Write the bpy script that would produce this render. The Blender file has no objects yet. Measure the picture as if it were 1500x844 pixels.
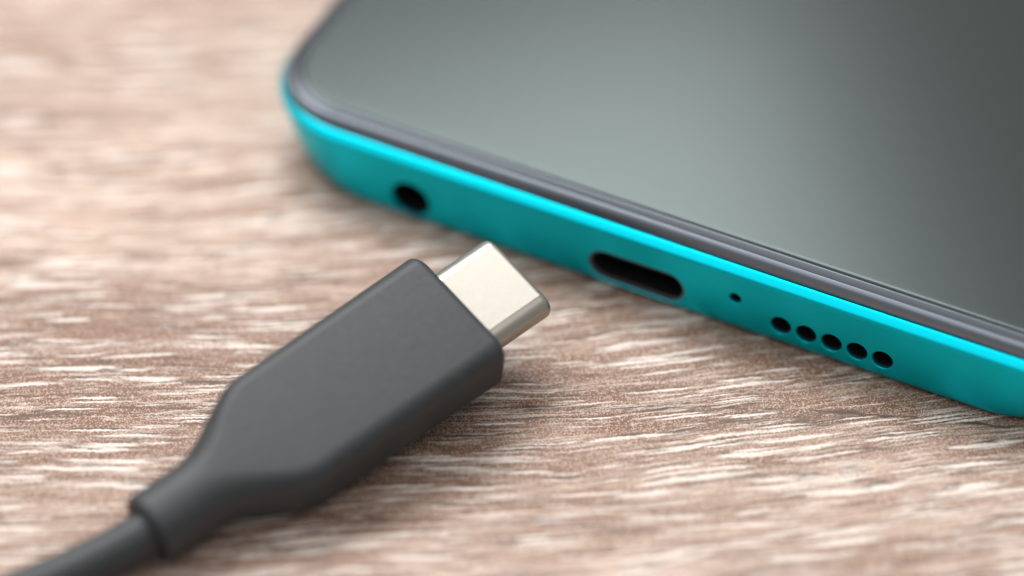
import bpy, bmesh, math
from mathutils import Vector, Matrix

# ---------------------------------------------------------------- camera, world, lamps, exposure
SC = bpy.context.scene
COL = SC.collection
MM = 0.001                                   # everything below is written in millimetres

ELEV, DIST = 0.7756, 325.24                  # camera elevation (rad) and distance to the table point it looks at
cam_d = bpy.data.cameras.new('camera'); cam = bpy.data.objects.new('camera', cam_d); COL.objects.link(cam)
cam.location = (0, -DIST * math.cos(ELEV) * MM, DIST * math.sin(ELEV) * MM)
cam.rotation_euler = (math.pi / 2 - ELEV, 0, 0)
cam_d.sensor_width = 36; cam_d.lens = 5300 / 1500 * 36
cam_d.clip_start = 0.01; cam_d.clip_end = 50
cam_d.dof.use_dof = True; cam_d.dof.focus_distance = 0.3142; cam_d.dof.aperture_fstop = 6.0
SC.camera = cam

world = bpy.data.worlds.new('World'); SC.world = world; world.use_nodes = True
bg = world.node_tree.nodes['Background']
bg.inputs[0].default_value = (1.0, 0.98, 0.965, 1); bg.inputs[1].default_value = 0.40


def softbox(name, elev, azim, dist, sx, sy, power, color=(1, 1, 1)):
    """rectangular area lamp at elevation / azimuth (degrees, azimuth 0 = straight behind the scene, + = right), facing the table point"""
    d = bpy.data.lights.new(name, 'AREA'); d.shape = 'RECTANGLE'; d.size = sx; d.size_y = sy
    d.energy = power; d.color = color
    o = bpy.data.objects.new(name, d); COL.objects.link(o)
    e, a = math.radians(elev), math.radians(azim)
    p = Vector((math.sin(a) * math.cos(e), math.cos(a) * math.cos(e), math.sin(e))) * dist
    o.location = p
    o.rotation_euler = (-p).to_track_quat('-Z', 'Y').to_euler()
    return o


softbox('softbox_lamp', 53.9, -20.8, 0.75, 0.58, 0.30, 7.1, (1.0, 0.995, 0.985))
softbox('overhead_lamp', 86, -110, 0.8, 1.1, 1.1, 3.8, (1.0, 0.99, 0.975))

SC.view_settings.view_transform = 'Standard'; SC.view_settings.look = 'None'
SC.view_settings.exposure = 0; SC.view_settings.gamma = 1; SC.view_settings.use_curve_mapping = False
SC.cycles.use_denoising = True
SC.cycles.max_bounces = 6
SC.cycles.use_adaptive_sampling = True; SC.cycles.adaptive_threshold = 0.012


# ---------------------------------------------------------------- helpers
def mat(name, base=(0.5, 0.5, 0.5), rough=0.5, metal=0.0, spec=0.5, coat=0.0, coat_rough=0.1):
    m = bpy.data.materials.new(name); m.use_nodes = True
    b = m.node_tree.nodes['Principled BSDF']
    b.inputs['Base Color'].default_value = (*base, 1); b.inputs['Roughness'].default_value = rough
    b.inputs['Metallic'].default_value = metal; b.inputs['Specular IOR Level'].default_value = spec
    b.inputs['Coat Weight'].default_value = coat; b.inputs['Coat Roughness'].default_value = coat_rough
    return m


class G:
    """small node-graph writer"""
    def __init__(self, m):
        self.nt = m.node_tree; self.b = self.nt.nodes['Principled BSDF']

    def n(self, t, **kw):
        x = self.nt.nodes.new(t)
        for k, v in kw.items(): setattr(x, k, v)
        return x

    def link(self, a, b): self.nt.links.new(a, b)

    def put(self, sock, v):
        if hasattr(v, 'is_linked') or isinstance(v, bpy.types.NodeSocket): self.link(v, sock)
        else: sock.default_value = v

    def math(self, op, a, b=None, c=None, clamp=False):
        x = self.n('ShaderNodeMath', operation=op, use_clamp=clamp)
        self.put(x.inputs[0], a)
        if b is not None: self.put(x.inputs[1], b)
        if c is not None: self.put(x.inputs[2], c)
        return x.outputs[0]

    def step(self, v, lo, hi, a=0.0, b=1.0):
        x = self.n('ShaderNodeMapRange', interpolation_type='SMOOTHSTEP')
        self.put(x.inputs['Value'], v)
        self.put(x.inputs['From Min'], lo); self.put(x.inputs['From Max'], hi)
        x.inputs['To Min'].default_value = a; x.inputs['To Max'].default_value = b
        return x.outputs[0]

    def xyz(self, x, y, z=0.0):
        c = self.n('ShaderNodeCombineXYZ')
        for i, v in enumerate((x, y, z)): self.put(c.inputs[i], v)
        return c.outputs[0]

    def noise(self, vec, scale=1.0, detail=2.0, rough=0.5, dims='3D'):
        x = self.n('ShaderNodeTexNoise', noise_dimensions=dims)
        self.link(vec, x.inputs['Vector'])
        x.inputs['Scale'].default_value = scale; x.inputs['Detail'].default_value = detail
        x.inputs['Roughness'].default_value = rough
        return x.outputs['Fac']

    def voro(self, vec, scale=1.0, rand=1.0):
        x = self.n('ShaderNodeTexVoronoi', voronoi_dimensions='2D', feature='F1')
        self.link(vec, x.inputs['Vector']); x.inputs['Scale'].default_value = scale
        x.inputs['Randomness'].default_value = rand
        return x.outputs['Distance'], x.outputs['Color']

    def mix(self, f, a, b, blend='MIX'):
        x = self.n('ShaderNodeMix', data_type='RGBA', blend_type=blend)
        self.put(x.inputs[0], f)
        self.put(x.inputs[6], a if not isinstance(a, tuple) else (*a, 1))
        self.put(x.inputs[7], b if not isinstance(b, tuple) else (*b, 1))
        return x.outputs[2]

    def bump(self, h, dist, strength=1.0):
        x = self.n('ShaderNodeBump'); self.link(h, x.inputs['Height'])
        x.inputs['Distance'].default_value = dist; x.inputs['Strength'].default_value = strength
        self.link(x.outputs[0], self.b.inputs['Normal'])

    def obj_mm(self):
        t = self.n('ShaderNodeTexCoord')
        v = self.n('ShaderNodeVectorMath', operation='SCALE'); self.link(t.outputs['Object'], v.inputs[0])
        v.inputs['Scale'].default_value = 1000.0
        return v.outputs[0]


def link_obj(name, me, m, parent=None):
    o = bpy.data.objects.new(name, me); COL.objects.link(o)
    if m is not None: me.materials.append(m)
    o.parent = parent
    return o


def finish(me, angle=25):
    me.shade_smooth(); me.set_sharp_from_angle(angle=math.radians(angle))


def mesh(name, verts, faces, angle=25):
    me = bpy.data.meshes.new(name)
    me.from_pydata([tuple(c * MM for c in v) for v in verts], [], faces); me.update()
    bm = bmesh.new(); bm.from_mesh(me)
    bmesh.ops.recalc_face_normals(bm, faces=bm.faces); bm.to_mesh(me); bm.free()
    finish(me, angle)
    return me


def loft(name, rings, cap=(True, True), closed=False, angle=25):
    n = len(rings[0]); V = [p for r in rings for p in r]; F = []
    k = len(rings)
    for i in range(k if closed else k - 1):
        j = (i + 1) % k
        for q in range(n):
            F.append((i * n + q, i * n + (q + 1) % n, j * n + (q + 1) % n, j * n + q))
    if not closed:
        if cap[0]: F.append(tuple(range(n))[::-1])
        if cap[1]: F.append(tuple((k - 1) * n + q for q in range(n)))
    return mesh(name, V, F, angle)


# ---------------------------------------------------------------- table top (wood-grain laminate)
def wood_material():
    m = mat('wood_laminate', rough=0.5, spec=0.36); g = G(m)
    p = g.obj_mm()
    s = g.n('ShaderNodeSeparateXYZ'); g.link(p, s.inputs[0])
    x, y = s.outputs[0], s.outputs[1]
    # the grain runs left-right, turned a few degrees and bending a little to the right
    bend = g.math('ADD', g.math('MULTIPLY', x, 0.105), g.math('MULTIPLY', g.math('MULTIPLY', x, x), 0.0009))
    slow = g.noise(g.xyz(g.math('MULTIPLY', x, 0.022), g.math('MULTIPLY', y, 0.045)), 1.0, 2.0)
    wavy = g.noise(g.xyz(g.math('MULTIPLY', x, 0.16), g.math('MULTIPLY', y, 0.30)), 1.0, 2.0)
    yy = g.math('SUBTRACT', y, bend)
    yy = g.math('ADD', yy, g.math('MULTIPLY', g.math('SUBTRACT', slow, 0.5), 5.0))
    yy = g.math('ADD', yy, g.math('MULTIPLY', g.math('SUBTRACT', wavy, 0.5), 0.7))
    jit = g.noise(p, 2.6, 4.0, 0.65)
    yj = g.math('ADD', yy, g.math('MULTIPLY', g.math('SUBTRACT', jit, 0.5), 0.42))
    jit2 = g.noise(p, 1.1, 1.0)
    xj = g.math('ADD', x, g.math('MULTIPLY', g.math('SUBTRACT', jit2, 0.5), 1.6))

    def flecks(lx, ly, ox, oy, keep, r_lo, r_hi, shift=0.0):
        v = g.xyz(g.math('ADD', g.math('DIVIDE', xj, lx), ox),
                  g.math('ADD', g.math('DIVIDE', g.math('SUBTRACT', yj, shift), ly), oy))
        d, c = g.voro(v)
        sc = g.n('ShaderNodeSeparateColor'); g.link(c, sc.inputs[0])
        r = g.math('ADD', g.math('MULTIPLY', sc.outputs[0], r_hi - r_lo), r_lo)
        on = g.math('LESS_THAN', sc.outputs[1], keep)
        k = g.step(g.math('DIVIDE', d, r), 1.0, 0.6)
        return g.math('MULTIPLY', k, on)

    streak = g.noise(g.xyz(g.math('MULTIPLY', x, 0.055), g.math('MULTIPLY', yy, 0.55)), 1.0, 4.0, 0.55)
    fine = g.noise(g.xyz(g.math('MULTIPLY', xj, 0.30), g.math('MULTIPLY', yy, 3.2)), 1.0, 3.0, 0.6)
    big = g.noise(g.xyz(g.math('MULTIPLY', x, 0.018), g.math('MULTIPLY', y, 0.05)), 1.0, 1.0)
    tone = g.math('ADD', g.math('ADD', g.math('MULTIPLY', streak, 0.58), 0.085), g.math('MULTIPLY', fine, 0.35))
    tone = g.math('ADD', tone, g.math('MULTIPLY', g.math('SUBTRACT', big, 0.5), 0.5))
    # a browner growth band, also painting in some plug and phone shadow
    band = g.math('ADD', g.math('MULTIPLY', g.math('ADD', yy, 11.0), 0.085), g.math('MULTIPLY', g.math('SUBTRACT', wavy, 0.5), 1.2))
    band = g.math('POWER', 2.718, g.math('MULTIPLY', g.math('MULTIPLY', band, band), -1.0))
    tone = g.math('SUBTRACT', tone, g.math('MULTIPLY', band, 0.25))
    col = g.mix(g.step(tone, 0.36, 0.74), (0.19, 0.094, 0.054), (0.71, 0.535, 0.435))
    # print screen of the decor paper and fine speckle
    dd, dc = g.voro(g.xyz(g.math('ADD', x, y), g.math('SUBTRACT', x, y)), 6.6, 0.5)
    dot = g.step(dd, 0.18, 0.62)
    col = g.mix(g.math('MULTIPLY', dot, 0.75), col, (0.17, 0.082, 0.048))
    dcs = g.n('ShaderNodeSeparateColor'); g.link(dc, dcs.inputs[0])
    col = g.mix(g.math('MULTIPLY', g.step(dcs.outputs[2], 0.55, 0.9), 0.45), col, (0.76, 0.61, 0.52))
    # dark grain lines, long and thin, coming and going
    line = g.noise(g.xyz(g.math('MULTIPLY', x, 0.035), g.math('MULTIPLY', yj, 0.62), 7.0), 1.0, 2.0)
    line = g.step(g.math('ABSOLUTE', g.math('SUBTRACT', line, 0.5)), 0.018, 0.0)
    gate = g.step(g.noise(g.xyz(g.math('MULTIPLY', x, 0.06), g.math('MULTIPLY', yy, 0.22), 3.0), 1.0, 1.0), 0.50, 0.66)
    line = g.math('MULTIPLY', line, gate)
    col = g.mix(g.math('MULTIPLY', line, 0.8), col, (0.075, 0.045, 0.034))
    # two long dark growth lines that drift off the grain
    wob = g.math('MULTIPLY', g.math('SUBTRACT', g.noise(p, 0.35, 3.0, 0.6), 0.5), 1.1)
    brk = g.step(g.noise(g.xyz(g.math('MULTIPLY', x, 0.5), g.math('MULTIPLY', y, 2.0), 14.0), 1.0, 2.0), 0.36, 0.55)
    for x0, y0, cv, xa, xb, wd, amt in ((12.0, -14.85, 0.0024, 2.0, 60.0, 0.30, 0.9), (20.0, -22.8, 0.0062, 14.0, 38.0, 0.42, 0.75),
                                        (-30.0, -27.5, 0.0008, -70.0, 12.0, 0.35, 0.6)):
        dx = g.math('MAXIMUM', g.math('SUBTRACT', x, x0), 0.0)
        yl = g.math('SUBTRACT', y0, g.math('MULTIPLY', g.math('MULTIPLY', dx, dx), cv))
        dist = g.math('ABSOLUTE', g.math('ADD', g.math('SUBTRACT', y, yl), wob))
        k = g.math('MULTIPLY', g.step(dist, wd, wd * 0.25), g.math('MULTIPLY', g.step(x, xa, xa + 8.0), g.step(x, xb, xb - 8.0)))
        col = g.mix(g.math('MULTIPLY', g.math('MULTIPLY', k, brk), amt), col, (0.062, 0.040, 0.032))
    # limed pores: pale strokes, the groove's shade painted as a dark upper lip
    A = dict(lx=16.0, ly=1.15, ox=0.0, oy=0.0, keep=0.50, r_lo=0.08, r_hi=0.40)
    B = dict(lx=12.0, ly=0.5, ox=31.7, oy=12.3, keep=0.45, r_lo=0.14, r_hi=0.36)
    C = dict(lx=28.0, ly=1.25, ox=5.1, oy=77.7, keep=0.5, r_lo=0.10, r_hi=0.26)
    wA, wB, wC = flecks(**A), flecks(**B), flecks(**C)
    dA, dB = flecks(shift=0.24, **A), flecks(shift=0.17, **B)
    dark = g.math('MAXIMUM', dA, dB)
    ragged = g.step(g.noise(g.xyz(g.math('MULTIPLY', x, 0.35), g.math('MULTIPLY', yy, 1.2), 9.0), 1.0, 2.0), 0.42, 0.60)
    col = g.mix(g.math('MULTIPLY', g.math('MULTIPLY', dark, ragged), 0.9), col, (0.075, 0.048, 0.038))
    white = g.math('MAXIMUM', g.math('MAXIMUM', wA, wB), wC)
    speck = g.step(g.noise(p, 6.5, 2.0), 0.30, 0.58)
    def ridges(fx, fy, off, wid, lo, hi):
        v = g.noise(g.xyz(g.math('MULTIPLY', xj, fx), g.math('MULTIPLY', yj, fy), off), 1.0, 2.0, 0.5)
        k = g.step(g.math('ABSOLUTE', g.math('SUBTRACT', v, 0.5)), wid, wid * 0.3)
        gt = g.noise(g.xyz(g.math('MULTIPLY', x, 0.09), g.math('MULTIPLY', yy, 0.5), off + 4.0), 1.0, 2.0)
        return g.math('MULTIPLY', k, g.step(gt, lo, hi))
    col = g.mix(g.math('MULTIPLY', ridges(0.05, 1.3, 21.0, 0.03, 0.44, 0.58), 0.85), col, (0.105, 0.066, 0.046))
    pale = g.math('MAXIMUM', ridges(0.045, 1.05, 33.0, 0.040, 0.42, 0.56), ridges(0.07, 1.7, 47.0, 0.035, 0.44, 0.58))
    white = g.math('MAXIMUM', white, g.math('MULTIPLY', pale, 0.58))
    fray = g.noise(g.xyz(g.math('MULTIPLY', x, 0.22), g.math('MULTIPLY', yj, 2.4), 5.0), 1.0, 3.0, 0.6)
    white = g.math('MULTIPLY', white, g.step(fray, 0.34, 0.54))
    white = g.math('MULTIPLY', white, g.math('ADD', g.math('MULTIPLY', speck, 0.45), 0.55))
    col = g.mix(g.math('MULTIPLY', white, 0.84), col, (0.86, 0.77, 0.70))
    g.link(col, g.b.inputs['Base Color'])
    h = g.math('ADD', g.math('MULTIPLY', fine, 0.9), g.math('MULTIPLY', dot, -0.2))
    g.bump(h, 0.00006, 0.6)
    rr = g.math('ADD', 0.42, g.math('MULTIPLY', fine, 0.2)); g.link(rr, g.b.inputs['Roughness'])
    return m


def rounded_rect(x0, x1, y0, y1, r, seg=12):
    pts = []
    for cx, cy, a0 in ((x1 - r, y0 + r, -90), (x1 - r, y1 - r, 0), (x0 + r, y1 - r, 90), (x0 + r, y0 + r, 180)):
        for i in range(seg + 1):
            a = math.radians(a0 + 90 * i / seg); pts.append((cx + r * math.cos(a), cy + r * math.sin(a)))
    return pts


def plan(x0, x1, y0, y1, r, d, z, seg=12):
    return [(px, py, z) for px, py in rounded_rect(x0 + d, x1 - d, y0 + d, y1 - d, max(r - d, 0.05), seg)]


T = dict(x0=-600, x1=600, y0=-380, y1=420, r=12)
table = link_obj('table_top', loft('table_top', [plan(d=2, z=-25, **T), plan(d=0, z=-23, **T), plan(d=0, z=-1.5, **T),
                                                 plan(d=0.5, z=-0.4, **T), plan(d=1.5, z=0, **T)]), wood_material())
table['kind'] = 'structure'; table['label'] = 'brown wood-grain table top with pale limed flecks'

# ---------------------------------------------------------------- smartphone, lying on its back
PHI = 0.4563                                  # turn of the phone on the table
PORT = Vector((11.0344, -1.1227))             # table point below the charging port
XL, XR, LEN, RC = -40.1, 46.0, 161.0, 8.9     # u runs along the bottom edge (port at 0), v into the phone
VC = LEN / 2
phone = bpy.data.objects.new('smartphone', None); COL.objects.link(phone)
vdir = Vector((math.sin(PHI), math.cos(PHI)))
phone.location = (*((PORT + vdir * VC) * MM), 0); phone.rotation_euler = (0, 0, -PHI)
phone.empty_display_size = 0.02
phone['label'] = 'turquoise smartphone lying face up on the table, dark screen'; phone['category'] = 'smartphone'


def teal_material():
    m = mat('turquoise_lacquer', (0.0, 0.55, 0.70), 0.40, 0.96, 0.2, 0.07, 0.08); g = G(m)
    p = g.obj_mm()
    f = g.noise(p, 9.0, 2.0)
    col = g.mix(f, (0.0, 0.56, 0.69), (0.0, 0.605, 0.74)); g.link(col, g.b.inputs['Base Color'])
    g.bump(g.noise(p, 14.0, 1.0), 0.000004, 0.5)
    return m


M_teal = teal_material()
M_back = mat('turquoise_back_glass', (0.0, 0.42, 0.53), 0.12, 0.7, 0.5, 0.6, 0.03)
M_bead = mat('gunmetal_bezel', (0.192, 0.215, 0.250), 0.32, 0.9, 0.5)
g = G(M_bead); pp = g.obj_mm(); g.bump(g.noise(pp, 6.0, 3.0), 0.00001, 0.5)
M_lip = mat('charcoal_inner_bezel', (0.066, 0.074, 0.087), 0.36, 0.7, 0.5)
M_glass = mat('dark_screen_glass', (0.027, 0.029, 0.029), 0.19, 0.0, 0.325)
M_glass.node_tree.nodes['Principled BSDF'].inputs['Specular Tint'].default_value = (0.76, 1.0, 0.975, 1)
M_hole = mat('black_socket_plastic', (0.008, 0.008, 0.009), 0.45)
M_socket = mat('grey_socket_steel', (0.20, 0.225, 0.25), 0.45, 0.6)


def ph_ring(d, z, seg=20, under=False):
    # the long sides curve under towards the table, the two ends stay upright
    t = max(0.0, (7.3 - z) / 6.9); e = 0.36 + 2.1 * t ** 1.8 if under else 0.0
    dx = d + e
    return [(x, y - VC, z) for x, y in rounded_rect(XL + dx, XR - dx, d, LEN - d, max(RC - d + 0.75 * e, 0.1), seg)]


def arc(cx, cz, r, a0, a1, n):
    return [(cx - r * math.cos(math.radians(a0 + (a1 - a0) * i / n)), cz + r * math.sin(math.radians(a0 + (a1 - a0) * i / n))) for i in range(n + 1)]


# frame: side wall with a rounded bright shoulder on top
prof = [(0.80, 0.42), (0.42, 0.42)]
prof += [(d, z) for d, z in arc(1.0, 1.05, 1.0, -36, 0, 5)]
prof += [(0.0, 1.3), (0.0, 3.0), (0.0, 6.42), (0.02, 6.445), (0.02, 6.465), (0.0, 6.49), (0.0, 6.70), (0.015, 6.76), (0.045, 6.80), (0.08, 6.835)]
prof += [(0.12, 6.867), (0.60, 7.185), (0.68, 7.23), (0.78, 7.262), (0.83, 7.268), (0.87, 7.24), (0.88, 7.2), (0.88, 7.0)]
frame_me = loft('frame', [ph_ring(d, z, under=True) for d, z in prof], angle=22)
frame = link_obj('frame', frame_me, M_teal, phone)


def stadium(hx, r, n=16):
    """outline in (u, z) with straight length 2*hx between two half circles"""
    pts = []
    for sx, a0 in ((1, -90), (-1, 90)):
        for i in range(n + 1):
            a = math.radians(a0 + 180 * i / n); pts.append((sx * hx + r * math.cos(a), r * math.sin(a)))
    return pts


def bore(name, u, z, hx, stations, cap=(True, True), closed=False, n=16, angle=30):
    """loft of stadium outlines along v; stations = (v, radius)"""
    return loft(name, [[(u + a, v - VC, z + b) for a, b in stadium(hx, r, n)] for v, r in stations], cap, closed, angle)


ZP = 2.5
HOLES = [('headphone_jack', -22.64, 2.55, 0.0, 1.90, 14.0), ('charging_port', 0.0, ZP, 3.0, 1.70, 8.0),
         ('microphone_hole', 9.59, 3.96, 0.0, 0.56, 2.5)]
HOLES += [('speaker_hole', 14.03 + 2.404 * i, ZP, 0.0, 0.97, 2.6) for i in range(5)]
cutters = []
for nm, u, z, hx, r, depth in HOLES:
    bv = 0.07 if r < 1 else 0.12
    cutters.append(bore('cut', u, z, hx + 1e-4, [(-2, r + bv), (-0.004, r + bv), (bv * 0.4, r + bv * 0.4), (bv, r), (depth, r)]))
for me in cutters:
    c = bpy.data.objects.new('cut', me); COL.objects.link(c)
    c.parent = phone
    md = frame.modifiers.new('b', 'BOOLEAN'); md.operation = 'DIFFERENCE'; md.solver = 'EXACT'; md.object = c
bpy.context.view_layer.update()
dg = bpy.context.evaluated_depsgraph_get()
new = bpy.data.meshes.new_from_object(frame.evaluated_get(dg))
frame.modifiers.clear()
for o in [o for o in COL.objects if o.name.startswith('cut')]: bpy.data.objects.remove(o)
frame.data = new; new.name = 'frame'; finish(new, 22)

# back cover: glossy curved shell the phone lies on
prof = [(1.0, 0.05)]
prof += arc(1.0, 1.05, 1.0, -90, -40, 7)[1:]
prof += [(0.30, 0.385), (0.80, 0.385)]
link_obj('back_cover', loft('back_cover', [ph_ring(d, z, under=True) for d, z in prof]), M_back, phone)

# black bezel bead round the glass
prof = [(0.96, 6.95), (0.96, 7.45), (0.99, 7.65), (1.05, 7.84), (1.14, 8.02), (1.26, 8.18), (1.40, 8.30), (1.54, 8.37), (1.63, 8.40),
        (1.68, 8.385), (1.70, 8.33), (1.70, 6.95)]
link_obj('bezel', loft('bezel', [ph_ring(d, z) for d, z in prof], closed=True), M_bead, phone)
prof = [(1.74, 6.95), (1.74, 8.30), (1.77, 8.345), (1.83, 8.38), (2.30, 8.575), (2.40, 8.60), (2.46, 8.595), (2.48, 8.56), (2.48, 6.95)]
link_obj('inner_bezel', loft('inner_bezel', [ph_ring(d, z) for d, z in prof], closed=True), M_lip, phone)
prof = [(2.51, 7.1), (2.51, 8.54), (2.54, 8.59), (2.62, 8.635), (2.74, 8.665), (2.88, 8.678), (3.05, 8.68)]
link_obj('screen_glass', loft('screen_glass', [ph_ring(d, z) for d, z in prof], angle=30), M_glass, phone)

# linings of the openings
for nm, u, z, hx, r, depth in HOLES:
    t = 0.02
    if nm == 'charging_port':
        o = link_obj(nm, bore(nm, u, z, hx, [(depth - 0.12, r - t), (0.66, r - t), (0.66, r - 0.06), (0.8, r - 0.10), (depth - 0.2, r - 0.10)]), M_hole, phone)
        link_obj('port_rim', bore('port_rim', u, z, hx, [(0.14, r - t), (0.14, r - 0.12), (0.20, r - 0.10), (0.62, r - 0.10), (0.62, r - t)], closed=True), M_socket, o)
        link_obj('contact_tongue', loft('contact_tongue', [[(u + a, v - VC, z + b) for a, b in
                 ((-3.3 + q, -0.35 + q), (3.3 - q, -0.35 + q), (3.3 - q, 0.35 - q), (-3.3 + q, 0.35 - q))] for v, q in ((7.7, 0), (1.9, 0), (1.7, 0.15))]), M_hole, o)
    else:
        dd = 0.30 if r < 1 else 0.5
        link_obj(nm, bore(nm, u, z, hx, [(depth - 0.05, r - t), (dd, r - t), (dd, r - 0.08), (dd + 0.2, r - 0.12), (depth - 0.15, r - 0.12)]), M_hole, phone)

# ---------------------------------------------------------------- charging cable with its plug, tip slightly raised
F0 = Vector((-4.5077, -10.4131, 6.70))      # centre of the housing's front face
AL, BE, GA = 0.69471, 0.11050, 0.22258        # heading, tip-up pitch, roll
a = Vector((math.cos(AL) * math.cos(BE), math.sin(AL) * math.cos(BE), math.sin(BE)))
w0 = Vector((math.sin(AL), -math.cos(AL), 0)); n0 = w0.cross(a)
w = w0 * math.cos(GA) - n0 * math.sin(GA); n = w.cross(a)
TAIL = -33.8
base = F0 + a * TAIL
cable = bpy.data.objects.new('charging_cable', None); COL.objects.link(cable)
cable.location = (base.x * MM, base.y * MM, 0); cable.empty_display_size = 0.02
cable['label'] = 'dark grey charging cable with silver metal plug pointing at the phone'; cable['category'] = 'cable'
ORG = Vector((base.x, base.y, 0))


def L(aa, ww, nn): return tuple(F0 + a * aa + w * ww + n * nn - ORG)


def rrect(hw, hn, r, seg=10):
    r = min(r, hw - 1e-3, hn - 1e-3)
    return rounded_rect(-hw, hw, -hn, hn, r, seg)


def rubber():
    m = mat('grey_rubber', (0.062, 0.064, 0.068), 0.52, 0.0, 0.45); g = G(m)
    p = g.obj_mm()
    f = g.noise(p, 1.3, 4.0, 0.6)
    col = g.mix(f, (0.015, 0.0185, 0.0205), (0.038, 0.0445, 0.049))
    sp = g.noise(p, 11.0, 2.0)
    col = g.mix(g.step(sp, 0.58, 0.75, 0, 0.35), col, (0.09, 0.095, 0.10))
    g.link(col, g.b.inputs['Base Color'])
    g.bump(g.math('ADD', g.noise(p, 9.0, 3.0), g.math('MULTIPLY', g.noise(p, 1.5, 2.0), 0.7)), 0.000022, 0.8)
    return m


M_rubber = rubber()
M_metal = mat('nickel_steel', (0.39, 0.375, 0.34), 0.3, 0.85); g = G(M_metal)
pp = g.obj_mm(); g.link(g.mix(g.noise(pp, 2.6, 5.0, 0.7), (0.345, 0.325, 0.286), (0.39, 0.37, 0.33)), g.b.inputs['Base Color'])
g.bump(g.math('ADD', g.noise(pp, 7.0, 3.0), g.noise(pp, 1.0, 2.0)), 0.000005, 0.7)
rr = g.math('ADD', 0.27, g.math('MULTIPLY', g.noise(pp, 2.2, 4.0, 0.65), 0.14)); g.link(rr, g.b.inputs['Roughness'])

HW, HN, RB = 6.45, 3.1, 1.65
secs = []
for k in range(7):                            # rounded front rim
    t = math.radians(90 * k / 6); q, qw = 0.55, 0.85
    secs.append((-qw + qw * math.cos(t), HW - qw + qw * math.sin(t), HN - q + q * math.sin(t), RB - 0.3 + 0.3 * math.sin(t)))
secs = [(0.0, HW - 1.2, HN - 0.9, RB - 0.5)] + secs


def sm(t): t = max(0, min(1, t)); return t * t * (3 - 2 * t)


for k in range(1, 47):
    A_ = -0.85 - (33.2 - 0.85) * k / 46
    t = sm((-A_ - 19.6) / 9.0)
    taper = 0.18 * min(1, -A_ / 18)
    hw = (HW - taper) * (1 - t) + 3.2 * t
    hn = (HN - 0.04) * (1 - t) + 2.98 * t
    rb = RB * (1 - t) + 2.97 * t
    secs.append((A_, hw, hn, rb + 0.6 * t * (1 - t)))
for k in range(1, 5):
    t = math.radians(90 * k / 4); q = 0.6
    secs.append((-33.2 - q * math.sin(t), 3.2 - q + q * math.cos(t), 2.98 - q + q * math.cos(t), 2.97 - q + q * math.cos(t)))
secs.append((TAIL, 2.12, 2.12, 2.12))
secs.append((TAIL + 0.8, 2.05, 2.05, 2.05))
link_obj('plug_housing', loft('plug_housing', [[L(A_, x, y) for x, y in rrect(hw, hn, rb)] for A_, hw, hn, rb in secs], angle=40), M_rubber, cable)

SW, SN = 4.55, 1.36
st = [(-1.0, 0, 0)]
st += [(0.06, 0, 0), (6.1, 0, 0)]
for k in range(1, 7):
    t = math.radians(90 * k / 6); q = 0.42
    st.append((6.1 + 0.62 * math.sin(t), q - q * math.cos(t), 0))
st += [(6.65, 0.50, 0), (6.2, 0.52, 0), (1.0, 0.52, 0)]


def shell_section(hw, hn, n=14):
    """stadium whose flat faces stand a hair proud of the rolled sides, as on a stamped shell"""
    pts = []; cx = hw - hn; r = hn - 0.03
    for sx, a0 in ((1, -90), (-1, 90)):
        for i in range(n + 1):
            t = math.radians(a0 + 180 * i / n); pts.append((sx * (cx + 0.03) + r * math.cos(t), r * math.sin(t)))
        pts.append((sx * (cx - 0.03), sx * hn)); pts.append((-sx * (cx - 0.03), sx * hn))
    return pts


shell = link_obj('plug_shell', loft('plug_shell', [[L(A_, x, y) for x, y in shell_section(SW - ins, SN - min(ins, 0.40))] for A_, ins, _ in st], angle=24), M_metal, cable)
link_obj('contact_insert', loft('contact_insert', [[L(A_, x, y) for x, y in rrect(3.7, 0.86, 0.8)] for A_ in (1.1, 4.6)]), M_hole, shell)

# the cord: leaves the housing, drops to the table and runs out of the picture
CR = 1.98
p0 = F0 + a * (TAIL + 1.2); hd = Vector((-math.cos(AL - 0.16), -math.sin(AL - 0.16), 0))
ctrl = [p0, F0 + a * (TAIL - 1.5), F0 + a * (TAIL - 1.5) + hd * 5 + Vector((0, 0, -0.55))]
q = ctrl[-1].copy(); ang = AL - 0.16
for k in range(26):
    ang -= 0.02
    q = q + Vector((-math.cos(ang), -math.sin(ang), 0)) * 6.0
    q.z = q.z + (CR + 0.02 - q.z) * 0.45
    ctrl.append(q.copy())


def catmull(P, sub=6):
    out = []
    for i in range(len(P) - 1):
        b, c = P[i], P[i + 1]; a_ = P[i - 1] if i else b + (b - c); d = P[i + 2] if i + 2 < len(P) else c + (c - b)
        for s in range(sub):
            t = s / sub
            out.append(0.5 * ((2 * b) + (c - a_) * t + (2 * a_ - 5 * b + 4 * c - d) * t * t + (3 * b - a_ - 3 * c + d) * t ** 3))
    return out + [P[-1]]


path = catmull(ctrl); rings = []
for i, pt in enumerate(path):
    tg = (path[min(i + 1, len(path) - 1)] - path[max(i - 1, 0)]).normalized()
    sd = tg.cross(Vector((0, 0, 1))).normalized(); up = sd.cross(tg)
    rings.append([tuple(pt - ORG + sd * CR * math.cos(2 * math.pi * k / 28) + up * CR * math.sin(2 * math.pi * k / 28)) for k in range(28)])
link_obj('cord', loft('cord', rings), M_rubber, cable)
